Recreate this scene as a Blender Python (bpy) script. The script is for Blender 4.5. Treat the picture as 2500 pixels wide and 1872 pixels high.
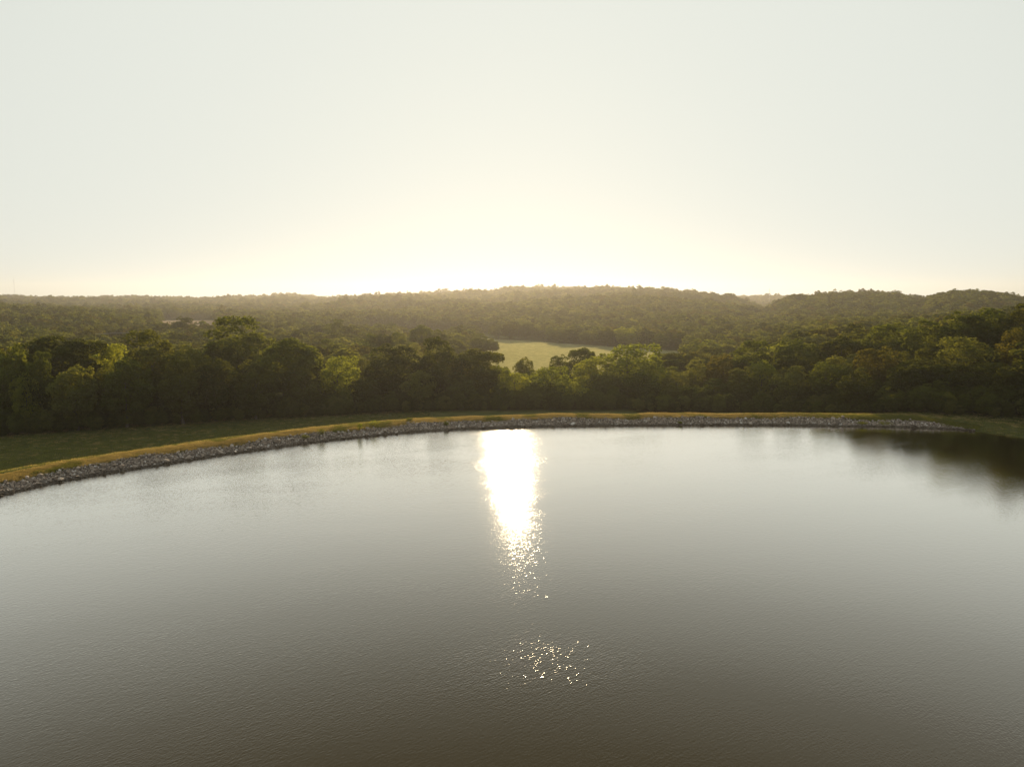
import bpy, math, random
import numpy as np
from math import radians as R

for o in list(bpy.data.objects):
    bpy.data.objects.remove(o)
sc = bpy.context.scene
C = sc.collection

# ------------------------------------------------------------------ camera
CAM_Z = 20.0
PITCH = R(6.94)
cam = bpy.data.cameras.new('camera')
cam.sensor_width = 36.0
cam.lens = 24.0
cam.clip_start = 0.5
cam.clip_end = 12000
camo = bpy.data.objects.new('camera', cam)
C.objects.link(camo)
camo.location = (0, 0, CAM_Z)
camo.rotation_euler = (R(90) - PITCH, 0, 0)
sc.camera = camo

# ------------------------------------------------------------------ light
SUN_EL, SUN_AZ = 13.0, -0.3          # degrees, azimuth to the right of +Y
w = bpy.data.worlds.new('World')
sc.world = w
w.use_nodes = True
nt = w.node_tree
nt.nodes.clear()
out = nt.nodes.new('ShaderNodeOutputWorld')
bg = nt.nodes.new('ShaderNodeBackground')
sky = nt.nodes.new('ShaderNodeTexSky')
sky.sky_type = 'NISHITA'
sky.sun_disc = False
sky.sun_elevation = R(SUN_EL)
sky.sun_rotation = R(SUN_AZ)
sky.altitude = 200
sky.air_density = 1.0
sky.dust_density = 4.0
sky.ozone_density = 0.6
hsv = nt.nodes.new('ShaderNodeHueSaturation')
hsv.inputs['Saturation'].default_value = 0.42
nt.links.new(sky.outputs[0], hsv.inputs['Color'])
# the hazy sky saturates softly: 1 - exp(-k L) per channel
SKY_K, SKY_STR = 0.60, 0.15
SKY_TOP = (0.75, 0.788, 0.735)
sep = nt.nodes.new('ShaderNodeSeparateColor')
comb = nt.nodes.new('ShaderNodeCombineColor')
nt.links.new(hsv.outputs[0], sep.inputs[0])
for i in range(3):
    m1 = nt.nodes.new('ShaderNodeMath'); m1.operation = 'MULTIPLY'; m1.inputs[1].default_value = -SKY_K
    m2 = nt.nodes.new('ShaderNodeMath'); m2.operation = 'EXPONENT'
    m3 = nt.nodes.new('ShaderNodeMath'); m3.operation = 'SUBTRACT'; m3.inputs[0].default_value = 1.0
    m4 = nt.nodes.new('ShaderNodeMath'); m4.operation = 'MULTIPLY'; m4.inputs[1].default_value = SKY_TOP[i] / SKY_STR
    nt.links.new(sep.outputs[i], m1.inputs[0]); nt.links.new(m1.outputs[0], m2.inputs[0])
    nt.links.new(m2.outputs[0], m3.inputs[1]); nt.links.new(m3.outputs[0], m4.inputs[0])
    nt.links.new(m4.outputs[0], comb.inputs[i])
nt.links.new(comb.outputs[0], bg.inputs['Color'])
bg.inputs['Strength'].default_value = SKY_STR
nt.links.new(bg.outputs[0], out.inputs['Surface'])

sl = bpy.data.lights.new('sun', 'SUN')
sl.energy = 5.0
sl.angle = R(0.5)
sl.color = (1.0, 0.78, 0.48)
so = bpy.data.objects.new('sun', sl)
C.objects.link(so)
so.rotation_euler = (-R(90 - SUN_EL), 0, -R(SUN_AZ))
so.location = (0, 300, 200)

sc.view_settings.view_transform = 'Standard'
sc.view_settings.look = 'None'
sc.view_settings.exposure = 0.0
sc.view_settings.gamma = 1.0
sc.render.engine = 'CYCLES'
cy = sc.cycles
cy.max_bounces = 6
cy.diffuse_bounces = 2
cy.glossy_bounces = 3
cy.transmission_bounces = 3
cy.transparent_max_bounces = 4
cy.volume_bounces = 0
cy.use_denoising = True
cy.denoising_prefilter = 'ACCURATE'
cy.use_adaptive_sampling = False
cy.sample_clamp_direct = 40.0
w.cycles.sampling_method = 'NONE'
cy.caustics_reflective = False
cy.caustics_refractive = False
cy.sample_clamp_indirect = 4.0

rng = np.random.default_rng(11)

# ------------------------------------------------------------------ helpers
CP, SP = math.cos(PITCH), math.sin(PITCH)
def slope(py):                 # rise per metre of depth of the sight line at that height in the frame
    v = (936 - np.asarray(py, float)) / 1666.7
    return (-SP + v * CP) / (CP + v * SP)
def side(px, py=760):          # metres to the right per metre of depth
    v = (936 - np.asarray(py, float)) / 1666.7
    return (np.asarray(px, float) - 1250) / 1666.7 / (CP + v * SP)
def ground_at(px, py, z):      # the point of a level at height z on that sight line
    Y = (z - CAM_Z) / slope(py)
    return float(side(px, py) * Y), float(Y)
def px_of(X, Y, Z):
    f = Y * CP - (Z - CAM_Z) * SP
    u = Y * SP + (Z - CAM_Z) * CP
    return 1250 + 1666.7 * X / f, 936 - 1666.7 * u / f

def smooth(t):
    t = np.clip(t, 0, 1)
    return t * t * (3 - 2 * t)

def vnoise(x, y, seed=0):      # value noise, arrays
    xi, yi = np.floor(x).astype(np.int64), np.floor(y).astype(np.int64)
    fx, fy = x - xi, y - yi
    fx, fy = fx * fx * (3 - 2 * fx), fy * fy * (3 - 2 * fy)
    def h(a, b):
        n = (a * 374761393 + b * 668265263 + seed * 974634777) & 0x7fffffff
        n = ((n ^ (n >> 13)) * 1274126177) & 0x7fffffff
        return ((n ^ (n >> 16)) & 0xffff) / 65535.0
    return (h(xi, yi) * (1 - fx) * (1 - fy) + h(xi + 1, yi) * fx * (1 - fy)
            + h(xi, yi + 1) * (1 - fx) * fy + h(xi + 1, yi + 1) * fx * fy) * 2 - 1

def mesh_obj(name, verts, faces, mats, parent=None, mat_idx=None, smooth_shade=False, link=True):
    me = bpy.data.meshes.new(name)
    verts = np.asarray(verts, dtype=np.float32)
    if isinstance(faces, np.ndarray):
        n, k = faces.shape
        me.vertices.add(len(verts)); me.vertices.foreach_set('co', verts.ravel())
        me.loops.add(n * k); me.loops.foreach_set('vertex_index', faces.astype(np.int32).ravel())
        me.polygons.add(n)
        me.polygons.foreach_set('loop_start', np.arange(0, n * k, k, dtype=np.int32))
        me.polygons.foreach_set('loop_total', np.full(n, k, dtype=np.int32))
    else:
        me.from_pydata([tuple(v) for v in verts], [], faces)
    for m in (mats if isinstance(mats, (list, tuple)) else [mats]):
        me.materials.append(m)
    if mat_idx is not None:
        me.polygons.foreach_set('material_index', np.asarray(mat_idx, dtype=np.int32))
    if smooth_shade:
        me.polygons.foreach_set('use_smooth', np.ones(len(me.polygons), dtype=bool))
    me.update(calc_edges=True)
    o = bpy.data.objects.new(name, me)
    if link:
        C.objects.link(o)
    if parent is not None:
        o.parent = parent
    return o

def tag(o, label=None, cat=None, group=None, kind=None):
    if label: o['label'] = label
    if cat: o['category'] = cat
    if group: o['group'] = group
    if kind: o['kind'] = kind
    return o

def empty(name, loc):
    o = bpy.data.objects.new(name, None)
    o.location = loc
    o.empty_display_size = 0.3
    C.objects.link(o)
    return o

def tube(points, radii, n=6):
    """tapered tube through points -> verts, quads"""
    P = np.asarray(points, float)
    V, F = [], []
    for i, p in enumerate(P):
        d = P[min(i + 1, len(P) - 1)] - P[max(i - 1, 0)]
        d /= np.linalg.norm(d) + 1e-9
        a = np.cross(d, (1, 0, 0) if abs(d[0]) < .8 else (0, 1, 0)); a /= np.linalg.norm(a)
        b = np.cross(d, a)
        for k in range(n):
            t = 2 * math.pi * k / n
            V.append(p + radii[i] * (math.cos(t) * a + math.sin(t) * b))
    for i in range(len(P) - 1):
        for k in range(n):
            F.append((i * n + k, i * n + (k + 1) % n, (i + 1) * n + (k + 1) % n, (i + 1) * n + k))
    return V, F

def join(parts):
    V, F, o = [], [], 0
    for v, f in parts:
        V += list(v); F += [tuple(i + o for i in q) for q in f]; o += len(v)
    return V, F

# ------------------------------------------------------------------ materials
def new_mat(name):
    m = bpy.data.materials.new(name)
    m.use_nodes = True
    m.node_tree.nodes.clear()
    o = m.node_tree.nodes.new('ShaderNodeOutputMaterial')
    return m, m.node_tree, o

def N(nt, kind, **kw):
    n = nt.nodes.new(kind)
    for k, v in kw.items():
        if k.startswith('i_'):
            n.inputs[k[2:].replace('_', ' ')].default_value = v
        else:
            setattr(n, k, v)
    return n

def ramp(nt, fac, stops):
    r = nt.nodes.new('ShaderNodeValToRGB')
    e = r.color_ramp.elements
    while len(e) < len(stops):
        e.new(0.5)
    for i, (p, c) in enumerate(stops):
        e[i].position = p
        e[i].color = (*c, 1)
    nt.links.new(fac, r.inputs[0])
    return r.outputs[0]

def leaf_mat(name, dark, light, trans, t_share=0.45):
    m, nt, o = new_mat(name)
    oi = N(nt, 'ShaderNodeObjectInfo')
    tc = N(nt, 'ShaderNodeTexCoord')
    no = N(nt, 'ShaderNodeTexNoise'); no.inputs['Scale'].default_value = 0.55; no.inputs['Detail'].default_value = 3
    nt.links.new(tc.outputs['Object'], no.inputs['Vector'])
    ad = N(nt, 'ShaderNodeMath', operation='MULTIPLY_ADD'); ad.inputs[1].default_value = 0.5; 
    nt.links.new(oi.outputs['Random'], ad.inputs[0]); nt.links.new(no.outputs[0], ad.inputs[2])
    sb = N(nt, 'ShaderNodeMath', operation='SUBTRACT'); sb.inputs[1].default_value = 0.25
    nt.links.new(ad.outputs[0], sb.inputs[0])
    col = ramp(nt, sb.outputs[0], [(0.25, dark), (0.75, light)])
    mx = N(nt, 'ShaderNodeMix', data_type='RGBA', blend_type='MULTIPLY'); mx.inputs[0].default_value = 1
    k = N(nt, 'ShaderNodeRGB'); k.outputs[0].default_value = (*trans, 1)
    nt.links.new(col, mx.inputs[6]); nt.links.new(k.outputs[0], mx.inputs[7])
    d = N(nt, 'ShaderNodeBsdfDiffuse'); t = N(nt, 'ShaderNodeBsdfTranslucent')
    nt.links.new(col, d.inputs[0]); nt.links.new(mx.outputs[2], t.inputs[0])
    s = N(nt, 'ShaderNodeMixShader'); s.inputs[0].default_value = t_share
    nt.links.new(d.outputs[0], s.inputs[1]); nt.links.new(t.outputs[0], s.inputs[2])
    nt.links.new(s.outputs[0], o.inputs[0])
    return m

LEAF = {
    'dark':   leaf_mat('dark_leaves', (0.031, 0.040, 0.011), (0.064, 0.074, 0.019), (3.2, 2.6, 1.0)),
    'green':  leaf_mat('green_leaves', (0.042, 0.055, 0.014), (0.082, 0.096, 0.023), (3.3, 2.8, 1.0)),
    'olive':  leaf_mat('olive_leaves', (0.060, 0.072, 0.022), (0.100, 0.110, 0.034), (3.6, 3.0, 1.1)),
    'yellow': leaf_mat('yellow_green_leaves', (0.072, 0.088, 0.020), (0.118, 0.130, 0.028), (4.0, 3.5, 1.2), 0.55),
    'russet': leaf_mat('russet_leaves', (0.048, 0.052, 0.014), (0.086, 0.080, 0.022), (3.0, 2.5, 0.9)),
}

def bark_mat():
    m, nt, o = new_mat('bark')
    tc = N(nt, 'ShaderNodeTexCoord')
    no = N(nt, 'ShaderNodeTexNoise'); no.inputs['Scale'].default_value = 6; no.inputs['Detail'].default_value = 6
    nt.links.new(tc.outputs['Object'], no.inputs['Vector'])
    col = ramp(nt, no.outputs[0], [(0.3, (0.045, 0.035, 0.026)), (0.7, (0.12, 0.095, 0.07))])
    b = N(nt, 'ShaderNodeBsdfPrincipled'); b.inputs['Roughness'].default_value = 0.9
    bp = N(nt, 'ShaderNodeBump'); bp.inputs['Distance'].default_value = 0.03
    nt.links.new(no.outputs[0], bp.inputs['Height']); nt.links.new(bp.outputs[0], b.inputs['Normal'])
    nt.links.new(col, b.inputs['Base Color']); nt.links.new(b.outputs[0], o.inputs[0])
    return m
BARK = bark_mat()

def ground_mat(name, stops, scale=0.25, fine=6.0, bump=0.05):
    m, nt, o = new_mat(name)
    tc = N(nt, 'ShaderNodeTexCoord')
    n1 = N(nt, 'ShaderNodeTexNoise'); n1.inputs['Scale'].default_value = scale; n1.inputs['Detail'].default_value = 6
    n2 = N(nt, 'ShaderNodeTexNoise'); n2.inputs['Scale'].default_value = fine; n2.inputs['Detail'].default_value = 4
    nt.links.new(tc.outputs['Object'], n1.inputs['Vector']); nt.links.new(tc.outputs['Object'], n2.inputs['Vector'])
    mm = N(nt, 'ShaderNodeMath', operation='MULTIPLY_ADD'); mm.inputs[1].default_value = 0.4
    nt.links.new(n2.outputs[0], mm.inputs[0]); nt.links.new(n1.outputs[0], mm.inputs[2])
    s2 = N(nt, 'ShaderNodeMath', operation='SUBTRACT'); s2.inputs[1].default_value = 0.2
    nt.links.new(mm.outputs[0], s2.inputs[0])
    col = ramp(nt, s2.outputs[0], stops)
    b = N(nt, 'ShaderNodeBsdfDiffuse')
    bp = N(nt, 'ShaderNodeBump'); bp.inputs['Distance'].default_value = bump
    nt.links.new(n2.outputs[0], bp.inputs['Height']); nt.links.new(bp.outputs[0], b.inputs['Normal'])
    nt.links.new(col, b.inputs['Color']); nt.links.new(b.outputs[0], o.inputs[0])
    return m

M_GROUND = ground_mat('turf', [(0.3, (0.055, 0.065, 0.022)), (0.55, (0.085, 0.088, 0.03)), (0.75, (0.12, 0.10, 0.045))])
M_MEADOW = ground_mat('meadow_turf', [(0.3, (0.13, 0.15, 0.05)), (0.7, (0.22, 0.20, 0.08))], 0.03, 1.2)
M_TAN = ground_mat('ripe_crop', [(0.3, (0.32, 0.22, 0.14)), (0.7, (0.42, 0.30, 0.19))], 0.02, 0.8)
M_BED = ground_mat('gravel_bed', [(0.3, (0.07, 0.056, 0.045)), (0.7, (0.2, 0.165, 0.135))], 1.5, 14, 0.08)

def blade_mat(name, a, b, trans, share=0.5):
    return leaf_mat(name, a, b, trans, share)
M_DRY = blade_mat('dry_grass_blades', (0.18, 0.15, 0.07), (0.31, 0.25, 0.115), (2.2, 1.9, 1.2), 0.52)
M_LAWN = blade_mat('lawn_blades', (0.072, 0.082, 0.026), (0.13, 0.132, 0.045), (2.6, 2.3, 1.2), 0.5)
M_HAY = blade_mat('meadow_blades', (0.19, 0.20, 0.14), (0.29, 0.285, 0.20), (2.4, 2.2, 1.3), 0.5)

def stone_mat():
    m, nt, o = new_mat('limestone')
    oi = N(nt, 'ShaderNodeObjectInfo')
    tc = N(nt, 'ShaderNodeTexCoord')
    no = N(nt, 'ShaderNodeTexNoise'); no.inputs['Scale'].default_value = 7; no.inputs['Detail'].default_value = 6
    nt.links.new(tc.outputs['Object'], no.inputs['Vector'])
    c1 = ramp(nt, oi.outputs['Random'], [(0.0, (0.21, 0.16, 0.12)), (0.45, (0.38, 0.30, 0.235)), (0.85, (0.46, 0.38, 0.31)), (0.97, (0.72, 0.66, 0.60))])
    c2 = ramp(nt, no.outputs[0], [(0.3, (0.55, 0.5, 0.45)), (0.65, (1, 1, 1))])
    mx = N(nt, 'ShaderNodeMix', data_type='RGBA', blend_type='MULTIPLY'); mx.inputs[0].default_value = 1
    nt.links.new(c1, mx.inputs[6]); nt.links.new(c2, mx.inputs[7])
    b = N(nt, 'ShaderNodeBsdfPrincipled'); b.inputs['Roughness'].default_value = 0.85
    bp = N(nt, 'ShaderNodeBump'); bp.inputs['Distance'].default_value = 0.04
    nt.links.new(no.outputs[0], bp.inputs['Height']); nt.links.new(bp.outputs[0], b.inputs['Normal'])
    # wet and stained where the water laps, ragged along its top
    ge = N(nt, 'ShaderNodeNewGeometry'); sp = N(nt, 'ShaderNodeSeparateXYZ'); nt.links.new(ge.outputs['Position'], sp.inputs[0])
    nw = N(nt, 'ShaderNodeTexNoise'); nw.inputs['Scale'].default_value = 1.2; nt.links.new(ge.outputs['Position'], nw.inputs['Vector'])
    ma = N(nt, 'ShaderNodeMath', operation='MULTIPLY_ADD'); ma.inputs[1].default_value = -0.35
    nt.links.new(nw.outputs[0], ma.inputs[0]); nt.links.new(sp.outputs[2], ma.inputs[2])
    wr = ramp(nt, ma.outputs[0], [(0.0, (0.28, 0.25, 0.21)), (0.12, (1, 1, 1))])
    m2 = N(nt, 'ShaderNodeMix', data_type='RGBA', blend_type='MULTIPLY'); m2.inputs[0].default_value = 1
    nt.links.new(mx.outputs[2], m2.inputs[6]); nt.links.new(wr, m2.inputs[7])
    nt.links.new(m2.outputs[2], b.inputs['Base Color']); nt.links.new(b.outputs[0], o.inputs[0])
    return m
M_STONE = stone_mat()

def water_mat():
    m, nt, o = new_mat('lake_water')
    tc = N(nt, 'ShaderNodeTexCoord')
    def layer(rot, sx, sy, detail, seed, dist=0.0, rough=0.5):
        mp = N(nt, 'ShaderNodeMapping', vector_type='TEXTURE')
        mp.inputs['Rotation'].default_value = (0, 0, R(-rot))
        mp.inputs['Scale'].default_value = (1 / sx, 1 / sy, 1)
        mp.inputs['Location'].default_value = (seed, seed * 1.7, 0)
        nt.links.new(tc.outputs['Object'], mp.inputs['Vector'])
        n = N(nt, 'ShaderNodeTexNoise', noise_dimensions='2D')
        n.inputs['Scale'].default_value = 1.0; n.inputs['Detail'].default_value = detail
        n.inputs['Roughness'].default_value = rough
        n.inputs['Distortion'].default_value = dist
        nt.links.new(mp.outputs[0], n.inputs['Vector'])
        return n.outputs[0]
    def mul(a, k):
        q = N(nt, 'ShaderNodeMath', operation='MULTIPLY')
        nt.links.new(a, q.inputs[0])
        if isinstance(k, float): q.inputs[1].default_value = k
        else: nt.links.new(k, q.inputs[1])
        return q.outputs[0]
    def add(a, b):
        q = N(nt, 'ShaderNodeMath', operation='ADD')
        nt.links.new(a, q.inputs[0]); nt.links.new(b, q.inputs[1]); return q.outputs[0]
    # crests run about 35 degrees off the X axis
    fine = layer(-33, 1.8, 8.6, 1.5, 3.1, 0.5)
    mid = layer(-50, 1.5, 3.6, 1.0, 9.7, 0.2)
    cross = layer(-75, 7.0, 10.0, 0.5, 21.0)
    big = layer(-20, 0.05, 0.16, 2.0, 5.0)
    patch = N(nt, 'ShaderNodeMapRange'); patch.inputs[1].default_value = 0.35; patch.inputs[2].default_value = 0.65
    patch.inputs[3].default_value = 0.75; patch.inputs[4].default_value = 1.15
    nt.links.new(big, patch.inputs[0])
    # the breeze reaches the left more than the sheltered right
    sx = N(nt, 'ShaderNodeSeparateXYZ'); nt.links.new(tc.outputs['Object'], sx.inputs[0])
    lee = N(nt, 'ShaderNodeMapRange'); lee.inputs[1].default_value = -40; lee.inputs[2].default_value = 60
    lee.inputs[3].default_value = 1.05; lee.inputs[4].default_value = 0.55
    nt.links.new(sx.outputs[0], lee.inputs[0])
    h = add(add(mul(fine, 0.82), mul(mid, 0.45)), mul(cross, 0.72))
    h = mul(mul(h, patch.outputs[0]), lee.outputs[0])
    # the breeze is fresher on the open far half, slack in the middle, with one cat's-paw nearer the camera
    gust = N(nt, 'ShaderNodeMapRange', interpolation_type='SMOOTHSTEP')
    gust.inputs[1].default_value = 54; gust.inputs[2].default_value = 86
    gust.inputs[3].default_value = 0.78; gust.inputs[4].default_value = 1.4
    nt.links.new(sx.outputs[1], gust.inputs[0])
    vm = N(nt, 'ShaderNodeVectorMath', operation='SUBTRACT'); vm.inputs[1].default_value = (1.8, 35.5, 0)
    nt.links.new(tc.outputs['Object'], vm.inputs[0])
    vs = N(nt, 'ShaderNodeVectorMath', operation='MULTIPLY'); vs.inputs[1].default_value = (1 / 9, 1 / 6.5, 0)
    nt.links.new(vm.outputs[0], vs.inputs[0])
    vl = N(nt, 'ShaderNodeVectorMath', operation='LENGTH'); nt.links.new(vs.outputs[0], vl.inputs[0])
    paw = N(nt, 'ShaderNodeMapRange', interpolation_type='SMOOTHSTEP')
    paw.inputs[1].default_value = 0.2; paw.inputs[2].default_value = 1.0
    paw.inputs[3].default_value = 1.05; paw.inputs[4].default_value = 0.0
    nt.links.new(vl.outputs['Value'], paw.inputs[0])
    h = mul(h, add(gust.outputs[0], paw.outputs[0]))
    bp = N(nt, 'ShaderNodeBump'); bp.inputs['Strength'].default_value = 1.0
    bp.inputs['Distance'].default_value = WAVE
    nt.links.new(h, bp.inputs['Height'])
    lw = N(nt, 'ShaderNodeLayerWeight'); lw.inputs['Blend'].default_value = 0.5
    nt.links.new(bp.outputs[0], lw.inputs['Normal'])
    rf = ramp(nt, lw.outputs['Facing'], [(p, (v, v, v)) for p, v in
              [(0.0, 0.0), (0.28, 0.012), (0.42, 0.033), (0.51, 0.108), (0.60, 0.27), (0.70, 0.56), (0.79, 0.84), (0.92, 1.0)]])
    g = N(nt, 'ShaderNodeBsdfGlossy'); g.inputs['Roughness'].default_value = 0.04
    g.inputs["Color"].default_value = (1, 0.985, 0.955, 1)
    nt.links.new(bp.outputs[0], g.inputs['Normal'])
    d = N(nt, 'ShaderNodeBsdfDiffuse'); d.inputs['Color'].default_value = (0.044, 0.031, 0.009, 1)
    s = N(nt, 'ShaderNodeMixShader')
    nt.links.new(rf, s.inputs[0]); nt.links.new(d.outputs[0], s.inputs[1]); nt.links.new(g.outputs[0], s.inputs[2])
    nt.links.new(s.outputs[0], o.inputs[0])
    return m
WAVE = 0.0092
M_WATER = water_mat()

# ------------------------------------------------------------------ the lake's outline
seen = [(0, 1211), (109, 1183), (217, 1163), (326, 1146), (435, 1129), (543, 1111), (650, 1097), (781, 1078), (890, 1067), (999, 1056),
        (1107, 1049), (1250, 1043), (1381, 1040), (1562, 1039), (1707, 1038), (1850, 1038), (1959, 1039), (2067, 1041), (2176, 1042),
        (2285, 1046), (2357, 1050), (2430, 1059), (2500, 1070)]
front = [ground_at(a, b, 0.0) for a, b in seen]
shore_pts = [(-57, 20), (-56, 35), (-55, 50), (-54.2, 60)] + front + [(78, 93), (84, 85), (92, 70), (97, 50), (98, 20), (88, -25), (55, -52),
            (0, -62), (-38, -48), (-54, -15)]
def chaikin(P, it):
    P = np.array(P, float)
    for _ in range(it):
        Q = np.roll(P, -1, 0)
        P = np.stack([0.75 * P + 0.25 * Q, 0.25 * P + 0.75 * Q], 1).reshape(-1, 2)
    return P
SH = chaikin(shore_pts, 3)
seg_a, seg_b = SH, np.roll(SH, -1, 0)
seg_d = seg_b - seg_a
seg_l2 = (seg_d ** 2).sum(1)

def shore_dist(X, Y):
    """signed distance to the shoreline, positive on land"""
    X = np.asarray(X, float); Y = np.asarray(Y, float)
    shp = X.shape
    X, Y = X.ravel(), Y.ravel()
    out = np.empty(len(X))
    for i in range(0, len(X), 20000):
        x, y = X[i:i + 20000, None], Y[i:i + 20000, None]
        t = np.clip(((x - seg_a[:, 0]) * seg_d[:, 0] + (y - seg_a[:, 1]) * seg_d[:, 1]) / seg_l2, 0, 1)
        dx, dy = x - seg_a[:, 0] - t * seg_d[:, 0], y - seg_a[:, 1] - t * seg_d[:, 1]
        d = np.sqrt((dx * dx + dy * dy).min(1))
        ay, by = seg_a[:, 1], seg_b[:, 1]
        cr = ((ay > y) != (by > y)) & (x < seg_a[:, 0] + (y - ay) * seg_d[:, 0] / np.where(by - ay == 0, 1e-9, by - ay))
        ins = cr.sum(1) % 2 == 1
        out[i:i + 20000] = np.where(ins, -d, d)
    return out.reshape(shp)

# ------------------------------------------------------------------ the land
# hills: (positions across the view, heights of their wooded skyline, distance of the crest, distance of the foot)
HILLS = [
    # far left ridge
    dict(px=[-600, 0, 100, 200, 330, 435, 500, 560, 650, 690, 740, 800, 870, 1000, 1200],
         py=[724, 722, 727, 727, 726, 728, 729, 725, 723, 720, 723, 729, 733, 740, 760],
         crest=[2600] * 15, foot=[1000] * 15, tree=18),
    # main ridge behind the meadow
    dict(px=[640, 720, 780, 860, 920, 1000, 1100, 1200, 1260, 1310, 1370, 1500, 1570, 1640, 1720, 1780, 1820, 1870, 1950, 2100],
         py=[762, 745, 733, 728, 725, 721, 717, 715, 707, 705, 707, 708, 709, 715, 721, 727, 737, 752, 775, 800],
         crest=[2100, 2100, 2090, 2080, 2060, 2040, 2010, 1980, 1950, 1920, 1880, 1800, 1740, 1660, 1550, 1450, 1350, 1250, 1100, 950],
         foot=[700, 680, 660, 630, 600, 560, 520, 475, 462, 450, 440, 415, 400, 380, 365, 360, 355, 350, 345, 340], tree=14),
    # right hill
    dict(px=[1560, 1640, 1700, 1760, 1850, 1900, 1935, 2000, 2060, 2110, 2180, 2240, 2300, 2500],
         py=[830, 806, 790, 782, 762, 742, 729, 725, 722, 719, 720, 731, 735, 745],
         crest=[780, 820, 870, 930, 1000, 1050, 1080, 1080, 1070, 1050, 1030, 1010, 1000, 980],
         foot=[390, 390, 400, 420, 440, 450, 455, 455, 450, 445, 440, 430, 420, 410], tree=12),
    # far right hill
    dict(px=[2080, 2150, 2200, 2250, 2290, 2350, 2400, 2450, 2500, 2700, 3200],
         py=[815, 795, 772, 745, 724, 716, 716, 724, 731, 740, 740],
         crest=[740, 750, 760, 770, 780, 780, 770, 760, 750, 730, 700],
         foot=[390, 385, 380, 375, 370, 365, 360, 350, 345, 330, 320], tree=12),
    # wooded rise on the left
    dict(px=[-600, -200, 0, 100, 200, 300, 360, 395, 430, 530, 580],
         py=[750, 748, 753, 763, 762, 770, 775, 790, 806, 825, 835],
         crest=[650, 650, 650, 650, 650, 640, 610, 560, 530, 490, 480],
         foot=[430, 430, 430, 430, 430, 430, 425, 420, 415, 410, 400], tree=11),
    # wooded slope at the right end of the lake
    dict(px=[1600, 1700, 1850, 1950, 2053, 2150, 2267, 2350, 2420, 2500, 2700, 3200],
         py=[905, 875, 845, 830, 818, 806, 797, 773, 763, 757, 745, 740],
         crest=[240, 225, 205, 190, 175, 166, 160, 154, 148, 138, 130, 125],
         foot=[170, 165, 150, 140, 132, 125, 119, 115, 111, 106, 100, 96], tree=12),
    # flat upland on the horizon
    dict(px=[1500, 1600, 1750, 2000, 2200, 2400, 2500], py=[745, 737, 735.5, 735, 737, 745, 760],
         crest=[2200] * 7, foot=[1500] * 7, tree=0),
]
for hl in HILLS:
    hl['q'] = side(hl['px'], 740)
    hl['H'] = CAM_Z + slope(hl['py']) * np.array(hl['crest'], float) - hl['tree'] * 0.9

def land(X, Y, s=None):
    X = np.asarray(X, float); Y = np.asarray(Y, float)
    if s is None:
        s = shore_dist(X, Y)
    r = np.sqrt(X * X + Y * Y)
    right = smooth((X - 52) / 24) * smooth((Y + 40) / 60) * (1 - smooth((Y - 128) / 80))
    valley = -4.2 - 2.0 * smooth((Y - 170) / 90)
    low = valley * (1 - right) + (1.35) * right
    rend = smooth((X - 64) / 10) * right
    rim = 1.14 - 0.35 * rend
    top0 = 0.9 - 0.6 * rend
    h = np.where(s < 0, np.maximum(s * 0.4, -3.0), 0)
    h = np.where((s >= 0) & (s < 2.6), s / 2.6 * top0, h)
    h = np.where((s >= 2.6) & (s < 5.0), top0 + (rim - top0) * np.sin(np.clip((s - 2.6) / 2.4, 0, 1) * math.pi / 2), h)
    h = np.where(s >= 5.0, rim + (low - rim) * smooth((s - 4.8) / 15.0), h)
    h = h + np.where(s > 3, 0.05 * vnoise(X * 0.4, Y * 0.4, 3), 0)
    q = X / np.maximum(Y, 1.0)
    base = h.copy()
    for hl in HILLS:
        H = np.interp(q, hl['q'], hl['H'])
        D = np.interp(q, hl['q'], np.array(hl['crest'], float))
        F = np.interp(q, hl['q'], np.array(hl['foot'], float))
        edge = smooth((q - hl['q'][0] + 0.12) / 0.12) * smooth((hl['q'][-1] + 0.12 - q) / 0.12)
        t = (Y - F) / (D - F)
        up = np.sin(np.clip(t, 0, 1) * math.pi / 2) ** 1.25
        back = 1 - 0.35 * smooth((Y - D) / 500)
        lay = base + (H - base) * up * back * edge
        lay = lay + np.where(t > 0.1, vnoise(X * 0.012, Y * 0.012, 7) * (2.0 + 5.0 * smooth((Y - 600) / 300)) * smooth(t * 3) * smooth((1 - t) * 3), 0) * edge
        h = np.where((Y > 60) & (t > 0) & (edge > 0), np.maximum(h, lay), h)
    return h

def axis(*spans):
    out = []
    for a, b, n in spans:
        out.append(np.linspace(a, b, n, endpoint=False))
    return np.concatenate(out + [np.array([spans[-1][1]])])
gx = axis((-3600, -1200, 14), (-1200, -400, 50), (-400, -110, 50), (-110, 110, 340), (110, 400, 60), (400, 1200, 50), (1200, 3600, 14))
gy = axis((-900, -80, 12), (-80, 55, 40), (55, 150, 190), (150, 260, 70), (260, 2300, 260), (2300, 2800, 34), (2800, 3800, 8))
GX, GY = np.meshgrid(gx, gy)
S_ = np.full(GX.shape, 1e3)
near = (np.abs(GX) < 300) & (np.abs(GY) < 400)
S_[near] = shore_dist(GX[near], GY[near])
GZ = land(GX, GY, S_)
ny, nx = GX.shape
idx = np.arange(nx * ny).reshape(ny, nx)
faces = np.stack([idx[:-1, :-1], idx[:-1, 1:], idx[1:, 1:], idx[1:, :-1]], -1).reshape(-1, 4)
g = mesh_obj('ground', np.stack([GX, GY, GZ], -1).reshape(-1, 3), faces, M_GROUND, smooth_shade=True)
tag(g, kind='structure')

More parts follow.
